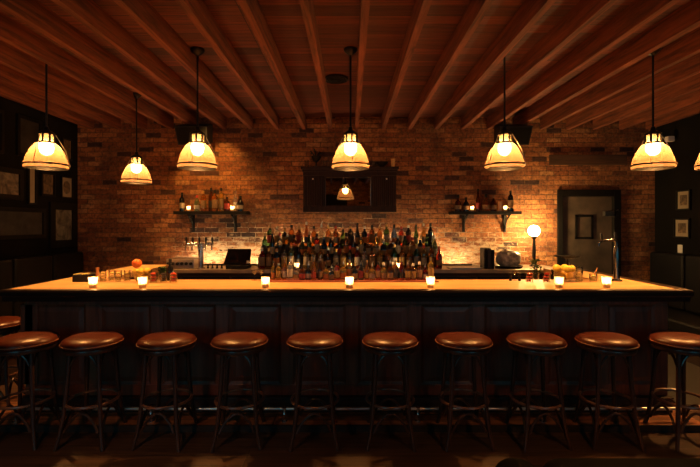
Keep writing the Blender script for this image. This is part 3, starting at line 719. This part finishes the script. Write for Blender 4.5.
so = bpy.data.objects.new('added_spot_beam', sl); COL.objects.link(so); so.parent = sp; so.location = (0, .03, -.15); so.rotation_euler = (math.radians(42), 0, 0)
v = thing('ceiling_vent', 'round dark air vent in the board ceiling beyond the central pendant', 'vent', (px(336, 4.55), 4.55, ZC))
bm = B()
for r in (.125, .095, .065): tube(bm, [(r * math.cos(k * PI / 16), r * math.sin(k * PI / 16), -.012) for k in range(32)], .011, 8, closed=True)
mesh_obj('ring', bm, M_BLACKM, v, smooth=True); mesh_obj('cone', lathe(B(), [(.045, -.02), (.045, -.008), (.10, 0)], 24), M_BLACK, v)
sc_ = thing('security_camera', 'small pale camera fixed high on the right wall', 'camera', (XR, 5.8, pz(139, 5.8)))
mesh_obj('body', bx(-.13, -.04, -.035, .035, -.035, .035), M_WHITE, sc_, bevel=.006); mesh_obj('arm', bx(-.04, 0, -.012, .012, -.012, .03), M_BLACKM, sc_)
tag(mesh_obj('switch_plate', bx(XR - .008, XR, 5.68, 5.76, 1.20, 1.31), M_WHITE, bevel=.002), 'small pale switch plate on the right wall below the two pictures', 'switch')

# ------------------------------------------------------------------ pictures
def picture(side, y0, y1, z0, z1, fr, mat, lab, inner=None, fw=.03, frm=None, oval=False):
    X = XL if side == 'l' else XR; s = 1 if side == 'l' else -1
    t = thing('framed_picture', lab, 'picture', (X, (y0 + y1) / 2, (z0 + z1) / 2), 0, 'pictures on the %s wall' % ('left' if side == 'l' else 'right'))
    hy, hz = (y1 - y0) / 2, (z1 - z0) / 2
    def b(bm, a, c, d, e, f, g): box(bm, min(a * s, c * s), max(a * s, c * s), d, e, f, g)
    bm = B()
    b(bm, 0, .03, -hy, -hy + fw, -hz, hz); b(bm, 0, .03, hy - fw, hy, -hz, hz); b(bm, 0, .03, -hy + fw, hy - fw, -hz, -hz + fw); b(bm, 0, .03, -hy + fw, hy - fw, hz - fw, hz)
    mesh_obj('frame', bm, frm or M_FRAME, t, bevel=.003)
    bm = B(); b(bm, .001, .012, -hy + fw, hy - fw, -hz + fw, hz - fw)
    mesh_obj('mount' if inner else 'print', bm, M_MAT if inner else mat, t)
    if inner:
        iy, iz = (hy - fw) * inner, (hz - fw) * inner
        if oval: bm = lathe(B(), [(1, 0), (1, .004)], 24, M=Matrix.Translation((.012 * s, 0, 0)) @ Matrix.Rotation(s * PI / 2, 4, 'Y') @ Matrix.Diagonal((iz, iy, 1, 1)))
        else: bm = B(); b(bm, .012, .015, -iy, iy, -iz, iz)
        mesh_obj('print', bm, mat, t)
P1 = photo_mat('print_grey', (.2, .17, .13), 9); P2 = photo_mat('print_dark', (.03, .028, .026), 5); P3 = photo_mat('print_sepia', (.2, .13, .07), 12); P4 = photo_mat('print_poster', (.2, .18, .14), 7)
picture('l', 4.42, 5.14, 1.88, 2.25, 1, P1, 'wide pale print in a dark frame at the left edge, upper of the left pair', fw=.06)
picture('l', 5.22, 5.36, 1.84, 2.36, 1, M_MAT, 'tall narrow cream panel in a frame between two pictures on the left wall', fw=.02)
picture('l', 5.44, 5.70, 1.96, 2.28, 1, P3, 'portrait in a dark frame, left of the small oval portrait', fw=.03)
picture('l', 5.82, 6.06, 1.96, 2.26, 1, P3, 'small oval portrait on cream mount in a thin frame on the left wall', .68, .015, oval=True)
picture('l', 4.45, 5.52, 1.41, 1.79, 1, P2, 'wide dark picture in a black frame, lower left on the left wall', fw=.05)
picture('l', 5.60, 6.15, 1.27, 1.89, 1, P4, 'large black-framed poster in the corner of the left wall', None, .10)
picture('l', 5.84, 6.05, 2.50, 2.80, 1, P3, 'small brownish picture high in the corner of the left wall', fw=.02)
picture('l', 5.05, 5.45, 2.42, 2.92, 1, P2, 'dark picture high on the left wall above the narrow panel', fw=.04)
picture('l', 4.30, 4.85, 2.40, 2.90, 1, P2, 'dark picture high on the left wall at the left edge', fw=.04)
picture('r', 5.53, 5.77, 1.78, 2.05, 1, P3, 'small cream-mounted picture on the right wall, upper of two', .60, .02)
picture('r', 5.54, 5.81, 1.405, 1.67, 1, P3, 'small cream-mounted picture on the right wall, lower of two', .60, .02)

# ------------------------------------------------------------------ booth at the right wall and sofa in front
for sd, X0, z0, lab in ((-1, XR, .006, 'black leather booth bench against the right wall beside the bar'), (1, XL, 0, 'added black leather booth bench covering the lit floor at the left wall')):  # left bench is added to keep the lit floor there dark
    bt = thing('leather_booth', lab, 'bench', (X0, 5.1, 0))
    def q(a, b, c, d, e, f): return bx(min(a * sd, b * sd), max(a * sd, b * sd), c, d, e, f)
    mesh_obj('base', q(.01, .62, -.95, .95, z0, .30), M_BASE, bt)
    mesh_obj('seat', q(.12, .66, -.95, .95, .30, .46), M_BLACKL, bt, bevel=.03)
    for k in range(3):
        y = -.95 + k * .634
        mesh_obj('back_cushion', q(.01, .20, y + .004, y + .63, .46, 1.20), M_BLACKL, bt, bevel=.04)
sf = thing('leather_sofa', 'dark leather sofa back in the foreground at bottom right, mostly out of frame', 'sofa', (1.22, 1.45, 0))
mesh_obj('back', bx(-.50, .95, .02, .22, .12, .69), M_SOFA, sf, bevel=.09, bseg=6, smooth=True)
mesh_obj('seat', bx(-.50, .95, -.62, .02, .12, .42), M_SOFA, sf, bevel=.05, bseg=4, smooth=True)
for a, b in ((-.68, -.50), (.95, 1.13)):
    mesh_obj('armrest', bx(a, b, -.62, .22, .12, .69), M_SOFA, sf, bevel=.085, bseg=6, smooth=True)
for a, b in ((-.62, -.56), (1.02, .16), (-.62, .16), (1.02, -.56)):
    mesh_obj('foot', lathe(B(), [(.018, 0), (.028, .125)], 12, cx=a, cy=b), M_STOOLW, sf)

# ------------------------------------------------------------------ equipment on the back counter
def Z(y, D): return pz(y, D)
kb = thing('knob_console', 'pale steel box with six black knobs, left end of the back counter', 'appliance', (px(184, 5.6), 5.6, CZ))
mesh_obj('housing', bx(-.215, .155, -.06, .18, 0, .135), M_STEEL, kb, bevel=.01)
for k in range(6):
    mesh_obj('knob', lathe(B(), [(.020, 0), (.020, .02), (.015, .03)], 14, M=Matrix.Translation((-.18 + k * .059, -.06, .07)) @ Matrix.Rotation(PI / 2, 4, 'X')), M_BLACK, kb, smooth=True)
def tap_tower(loc, lab, H, nh, mat, spread, group=None):
    t = thing('beer_tap', lab, 'beer tap', loc, 0, group)
    mesh_obj('column', lathe(B(), [(.055, 0), (.055, .012), (.036, .02), (.034, H - .05), (.045, H - .04), (.045, H)], 20), mat, t, smooth=True)
    if nh > 1:
        mesh_obj('crossbar', tube(B(), [(-spread, 0, H + .012), (0, 0, H + .03), (spread, 0, H + .012)], .024, 12), mat, t, smooth=True)
    for k in range(nh):
        x = 0 if nh == 1 else -spread + 2 * spread * k / (nh - 1)
        h = mesh_obj('faucet', tube(B(), [(x, -.02, H + .015), (x, -.07, H + .01), (x, -.085, H - .02), (x, -.088, H - .06)], [.012, .011, .009, .007], 8), M_CHROME, t, smooth=True)
        mesh_obj('handle', tube(B(), [(x, -.055, H + .02), (x, -.06, H + .05), (x, -.065, H + .085), (x, -.067, H + .11)], [.006, .012, .016, .009], 8), M_BLACK, h, smooth=True)
tap_tower((px(201, 5.58), 5.58, CZ), 'chrome beer tower with a row of black handles on the back counter', .31, 5, M_CHROME, .17)
# right taps on the bar
t = thing('beer_tap', 'tall slim dark chrome tap with a curved head, right end of the bar', 'beer tap', (px(614, 3.86), 3.82, BZ))
M_DKCHROME = plain('dark_chrome', (.16, .15, .15), .2, metal=1, var=.05)
mesh_obj('column', lathe(B(), [(.045, 0), (.045, .010), (.026, .02), (.023, .12), (.026, .20), (.024, .30), (.018, .32)], 16), M_DKCHROME, t, smooth=True)
mesh_obj('spout', tube(B(), [(0, 0, .30), (-.005, 0, .35), (-.025, 0, .375), (-.07, 0, .372), (-.13, 0, .365), (-.16, 0, .35), (-.165, 0, .32)], [.018, .017, .014, .010, .009, .009, .007], 10), M_DKCHROME, t, smooth=True)
mesh_obj('handle', tube(B(), [(-.13, 0, .37), (-.135, 0, .40), (-.14, 0, .44)], [.006, .013, .009], 8), M_BLACK, t, smooth=True)
mesh_obj('handle', tube(B(), [(-.01, 0, .37), (-.01, 0, .40), (-.01, 0, .445)], [.006, .013, .009], 8), M_BLACK, t, smooth=True)
# till screen
ps = thing('till_screen', 'black tilted till touchscreen on the back counter left of the bottles', 'screen', (px(237, 5.6), 5.62, CZ))
mesh_obj('stand', bx(-.13, .16, -.10, .12, 0, .05), M_BLACK, ps, bevel=.01)
Rm = Matrix.Translation((0, 0, .05)) @ Matrix.Rotation(math.radians(-24), 4, 'X')
bm = B(); prism(bm, [(-.185, 0), (.165, 0), (.165, .22), (-.145, .22)], -.02, .02); bm.transform(Rm); sc2 = mesh_obj('screen', bm, M_SCREEN, ps, bevel=.006)
bm = bx(.125, .160, -.0225, -.020, .01, .05); bm.transform(Rm); mesh_obj('sticker', bm, M_WHITE, ps)
# little jars between the tower and the till
for k in range(4):
    o = mesh_obj('jigger', lathe(B(), [(.018, 0), (.009, .03), (.021, .062)], 12), M_BLACKM, smooth=True); o.location = (px(208 + 4.6 * k, 5.62), 5.62, CZ)
    tag(o, 'small dark jigger on the back counter, %s from left between tap and till' % ords[k], 'jigger', 'jiggers by the till')
# globe lamp
gl = thing('globe_table_lamp', 'small table lamp with glowing round globe on dark stem, right end of back counter', 'table lamp', (px(534, 5.92), 5.92, CZ))
gz = pz(231, 5.92) - CZ
mesh_obj('globe', ball(B(), .078, (0, 0, gz), 3), M_GLOBE, gl, smooth=True)
mesh_obj('stem', lathe(B(), [(.060, 0), (.060, .01), (.035, .025), (.018, .05), (.022, .09), (.026, .16), (.018, gz - .16), (.014, gz - .12), (.032, gz - .095), (.034, gz - .066)], 20), M_BLACKM, gl, smooth=True)
# menus, bag and tray at right
for k, (x, hgt, ml) in enumerate(((484.5, .27, 'black'), (488, .27, 'dark'), (491.5, .25, 'dark'))):
    o = mesh_obj('menu_folder', bx(-.018, .018, -.10, .10, 0, hgt), M_BLACKL if k != 1 else M_BASE, bevel=.003); o.location = (px(x, 5.62), 5.66, CZ)
    tag(o, ['black upright menu folder, leftmost of three left of the globe lamp', 'dark brown upright menu folder, middle of three left of the globe lamp', 'black upright menu folder, rightmost of three left of the globe lamp'][k], 'menu', 'menu folders on the back counter')
o = tag(mesh_obj('serving_tray', lathe(B(), [(.17, 0), (.19, .03), (.183, .03), (.165, .008)], 28), M_BLACKM, smooth=True), 'dark round tray under a crumpled bag, left of the globe lamp', 'tray'); o.location = (px(509, 5.7), 5.72, CZ)
bm = ball(B(), .15, (0, 0, .12), 3, (1.15, .7, .85))
rn = random.Random(3)
for v in bm.verts: v.co *= 1 + rn.uniform(-.06, .06); v.co.z = max(v.co.z, .009)
o = tag(mesh_obj('crumpled_bag', bm, M_LINEN), 'crumpled translucent bag of glassware on the round tray', 'bag'); o.location = (px(509, 5.7), 5.72, CZ)
# stainless insert tray at right of bottles
o = tag(mesh_obj('drip_tray', box(box(B(), -.20, .20, -.10, .10, 0, .012), -.19, .19, -.11, -.10, 0, .022), M_STEEL, bevel=.002), 'flat shiny steel tray on the back counter right of the bottles', 'tray'); o.location = (px(464, 5.6), 5.60, CZ)

# ------------------------------------------------------------------ row on the bar mat
tag(mesh_obj('bar_mat', bx(px(268, 3.82), px(437, 3.82), 3.74, 3.92, BZ, BZ + .008), M_RUBBER), 'long narrow red rubber mat along the back edge of the bar', 'mat')
r2 = random.Random(5)
def small_bottle(i, x, kind):
    g = r2.choice(['brown', 'amber', 'black', 'clear', 'red', 'golden', 'amber', 'brown']); l = r2.choice(['cream', 'white', 'tan', 'gold', 'red', 'black', 'orange'])
    sh = r2.choice(['tall', 'gin', 'flask', 'whiskey', 'tall'])
    o = bottle(sh, g, l, r2.choice(['black', 'gold', 'white', 'steel']), (px(x, 3.84), 3.84 + r2.uniform(-.015, .015), BZ + .008),
               'small %s bottle, %s label, %s from left on the red bar mat' % (g, l, ords[i]), 'small bottles on the bar mat', pour=r2.random() < .4)
    s = r2.uniform(.56, .64); o.scale = (s * 1.05, s * 1.05, s * r2.uniform(.85, 1.1))
for i in range(28): small_bottle(i, 273 + i * 5.85 + r2.uniform(-.5, .5), 0)
# stemmed glasses left of the mat
def make_coupe():
    return mesh_obj('coupe_glass', lathe(B(), [(.028, 0), (.028, .002), (.004, .006), (.003, .055), (.012, .062), (.032, .092), (.0305, .092), (.010, .065)], 18), M_CLEAR, smooth=True)
for k, x in enumerate((254.5, 261)):
    o = make_coupe(); o.location = (px(x, 3.86), 3.86, BZ); tag(o, 'small stemmed glass on the bar left of the red mat, %s of two' % ('left' if k == 0 else 'right'), 'glass', 'stemmed glasses on the bar')

# ------------------------------------------------------------------ garnish stations
def jar(x, D, r, h, fill, lab, z=BZ, cat='jar', group=None, lid=False, level=.75):
    t = thing('garnish_jar', lab, cat, (x, D, z), 0, group)
    mesh_obj('glass', lathe(B(), [(r * .85, 0), (r * .93, .004), (r, h * .5), (r, h), (r * .93, h), (r * .92, h * .5), (r * .80, .008)], 18, cap=False), M_CLEAR, t, smooth=True)
    if fill:
        bm = B(); rr = random.Random(int(x * 1000)); s = r * .34
        for k in range(14):
            a = k * 2.4; q = r * .52 * math.sqrt((k % 5) / 4 + .05)
            ball(bm, s, (q * math.cos(a), q * math.sin(a), .008 + s + (k // 5) * (h * level - 2 * s) / 2), 1)
        mesh_obj('contents', bm, fill, t, smooth=True)
    if lid: mesh_obj('lid', lathe(B(), [(r * 1.03, h), (r * 1.03, h + .012)], 16), M_STEEL, t)
# left station
cd = thing('garnish_caddy', 'black garnish caddy with compartments at the far left of the bar', 'caddy', (px(84, 3.8), 3.80, BZ))
mesh_obj('tray', bx(-.075, .075, -.05, .06, 0, .065), M_BLACK, cd, bevel=.004)
for k in range(4):
    mesh_obj('divider', bx(-.07 + k * .037, -.04 + k * .037, -.045, .055, .065, .072), M_STEEL if k % 2 else M_MINT, cd)
o = tag(mesh_obj('wooden_muddler', tube(B(), [(0, 0, 0), (0, 0, .06), (.0, 0, .10), (0, 0, .125)], [.013, .011, .013, .016], 10), plain('muddler_wood', (.62, .24, .07), .5), smooth=True), 'orange wooden muddler upright beside the black garnish caddy', 'muddler'); o.location = (px(96, 3.78), 3.80, BZ)
for k, x in enumerate((103, 110.5, 118.5, 126)):
    jar(px(x, 3.8), 3.80 + .02 * (k % 2), .028, .10, M_MINT, 'small glass of pale garnish, %s from left behind the two left candles' % ords[k], group='garnish glasses at the left of the bar')
def fruit_bowl(x, D, z, r, lab, nlem, top=None, name='fruit_bowl'):
    t = thing(name, lab, 'bowl', (x, D, z))
    mesh_obj('glass_bowl', lathe(B(), [(r * .5, 0), (r * .55, .006), (r * .9, .05), (r, .10), (r * .96, .10), (r * .86, .052), (r * .48, .012)], 28, cap=False), M_CLEAR, t, smooth=True)
    k = 0
    q = r / .085
    for (an, ra, dz) in [(210, .036, .042), (330, .036, .042), (90, .036, .042), (200, .053, .094), (272, .053, .094), (344, .053, .094), (56, .053, .094), (128, .053, .094), (250, .012, .145)][:nlem]:
        an = math.radians(an)
        o = mesh_obj('lemon', ball(B(), .027 * q, (0, 0, 0), 2, (1.14, 1, 1)), M_LEMON, smooth=True); o.location = (x + ra * q * math.cos(an), D + ra * q * math.sin(an), z + dz * q); o.rotation_euler = (0, 0, an + PI / 2)
        tag(o, 'lemon in the glass bowl at the %s of the bar, %s' % ('left' if x < 0 else 'right', ['front left at the bottom', 'front right at the bottom', 'back at the bottom', 'left edge of the pile', 'front of the pile', 'right edge of the pile', 'back right of the pile', 'back left of the pile', 'top of the pile'][k]), 'lemon', 'lemons in the %s bowl' % ('left' if x < 0 else 'right')); k += 1
fruit_bowl(px(143, 3.82), 3.80, BZ, .085, 'glass bowl heaped with lemons on the bar at left', 8)
o = tag(mesh_obj('orange', ball(B(), .042, (0, 0, 0), 3), M_ORANGE, smooth=True), 'whole orange resting on the lemons at the left of the bar', 'orange'); o.location = (px(138, 3.82), 3.80, BZ + .162)
def herbs(x, D, z, lab, h=.16, seed=1):
    t = thing('herb_bunch', lab, 'herbs', (x, D, z)); rr = random.Random(seed)
    mesh_obj('glass', lathe(B(), [(.030, 0), (.033, .08), (.030, .08), (.027, .006)], 16, cap=False), M_CLEAR, t, smooth=True)
    bm = B()
    for k in range(130):
        a = rr.uniform(0, 2 * PI); q = rr.uniform(0, .045); zz = rr.uniform(.05, h)
        c = Vector((q * math.cos(a), q * math.sin(a), zz)); d = Vector((math.cos(a + rr.uniform(-1, 1)), math.sin(a), rr.uniform(-.2, .9))).normalized() * rr.uniform(.014, .024)
        n_ = d.cross(Vector((rr.random(), rr.random(), 1))).normalized() * .008
        bm.faces.new([bm.verts.new(c - d), bm.verts.new(c + n_), bm.verts.new(c + d), bm.verts.new(c - n_)])
    for k in range(8):
        a = k * .8; tube(bm, [(0, 0, .01), (.02 * math.cos(a), .02 * math.sin(a), h * .6)], .0015, 5)
    mesh_obj('leaves', bm, M_LEAF, t)
herbs(px(160.5, 3.86), 3.885, BZ, 'small bunch of green herbs in a glass beside the left lemon bowl', .12, 2)
jar(px(154.5, 3.74), 3.72, .034, .085, M_CHERRY, 'glass of red fruit on the bar, nearest the left lemon bowl', level=.95)
jar(px(164.5, 3.76), 3.74, .030, .080, M_BERRY, 'glass of dark berries between the two red ones at left', level=.95)
jar(px(174.5, 3.74), 3.72, .036, .085, M_CHERRY, 'glass of red fruit on the bar, right of the glass of dark berries', level=.95)
bottle('squat', 'black', 'black', 'black', (px(171.5, 3.9), 3.87, BZ), 'squat black bottle standing behind the red and dark fruit glasses at left', None).scale = (.7, .7, .80)
# right station
for k, x in enumerate((510.5, 515, 519.5)):
    o = make_coupe() if k == 1 else mesh_obj('jigger', lathe(B(), [(.018, 0), (.009, .035), (.022, .075)], 12), M_BLACKM, smooth=True); o.location = (px(x, 3.84), 3.84, BZ); o.scale = (.8, .8, .95)
    tag(o, ['small dark jigger on the bar right of the red mat, leftmost of three little vessels', 'small stemmed glass between two dark jiggers on the bar', 'small dark jigger on the bar beside the red fruit glass at right'][k], 'glass' if k == 1 else 'jigger')
jar(px(528.5, 3.74), 3.72, .036, .085, M_CHERRY, 'glass of red fruit on the bar at right, left of the herbs', level=.95)
jar(px(545.5, 3.74), 3.72, .034, .085, M_CHERRY, 'glass of red fruit on the bar between the herbs and right lemon bowl', level=.95)
herbs(px(537, 3.8), 3.83, BZ, 'leafy bunch of green herbs in a glass on the bar at right', .20, 7)
fruit_bowl(px(562, 3.84), 3.81, BZ, .105, 'wide glass bowl heaped with lemons on the bar at right', 8)
o = tag(mesh_obj('footed_dish', lathe(B(), [(.06, 0), (.055, .01), (.012, .03), (.012, .12), (.05, .14), (.13, .15), (.14, .165), (.12, .16), (.02, .15)], 28), M_BLACKM, smooth=True), 'dark footed dish on the right wing of the bar, behind the lemons', 'dish'); o.location = (2.46, 4.75, BZ)
for k, (x, r, h, fl, lab) in enumerate(((577.5, .030, .10, M_MINT, 'tall glass with yellow drink on the bar right of the lemon bowl'), (583, .030, .13, None, 'empty tall glass on the bar behind the yellow drink'), (592, .033, .07, M_MINT, 'short glass holding a wooden straw on the bar near the right tap'))):
    jar(px(x, 3.8), 3.78 + .08 * (k == 1), r, h, fl, lab, cat='glass')
o = tag(mesh_obj('wooden_straw', tube(B(), [(0, 0, .012), (.045, 0, .125)], .005, 8), plain('straw_wood', (.55, .25, .09), .6)), 'wooden straw leaning in the short glass near the right tap', 'straw'); o.location = (px(591, 3.8), 3.78, BZ)
print('objects', len(bpy.data.objects))
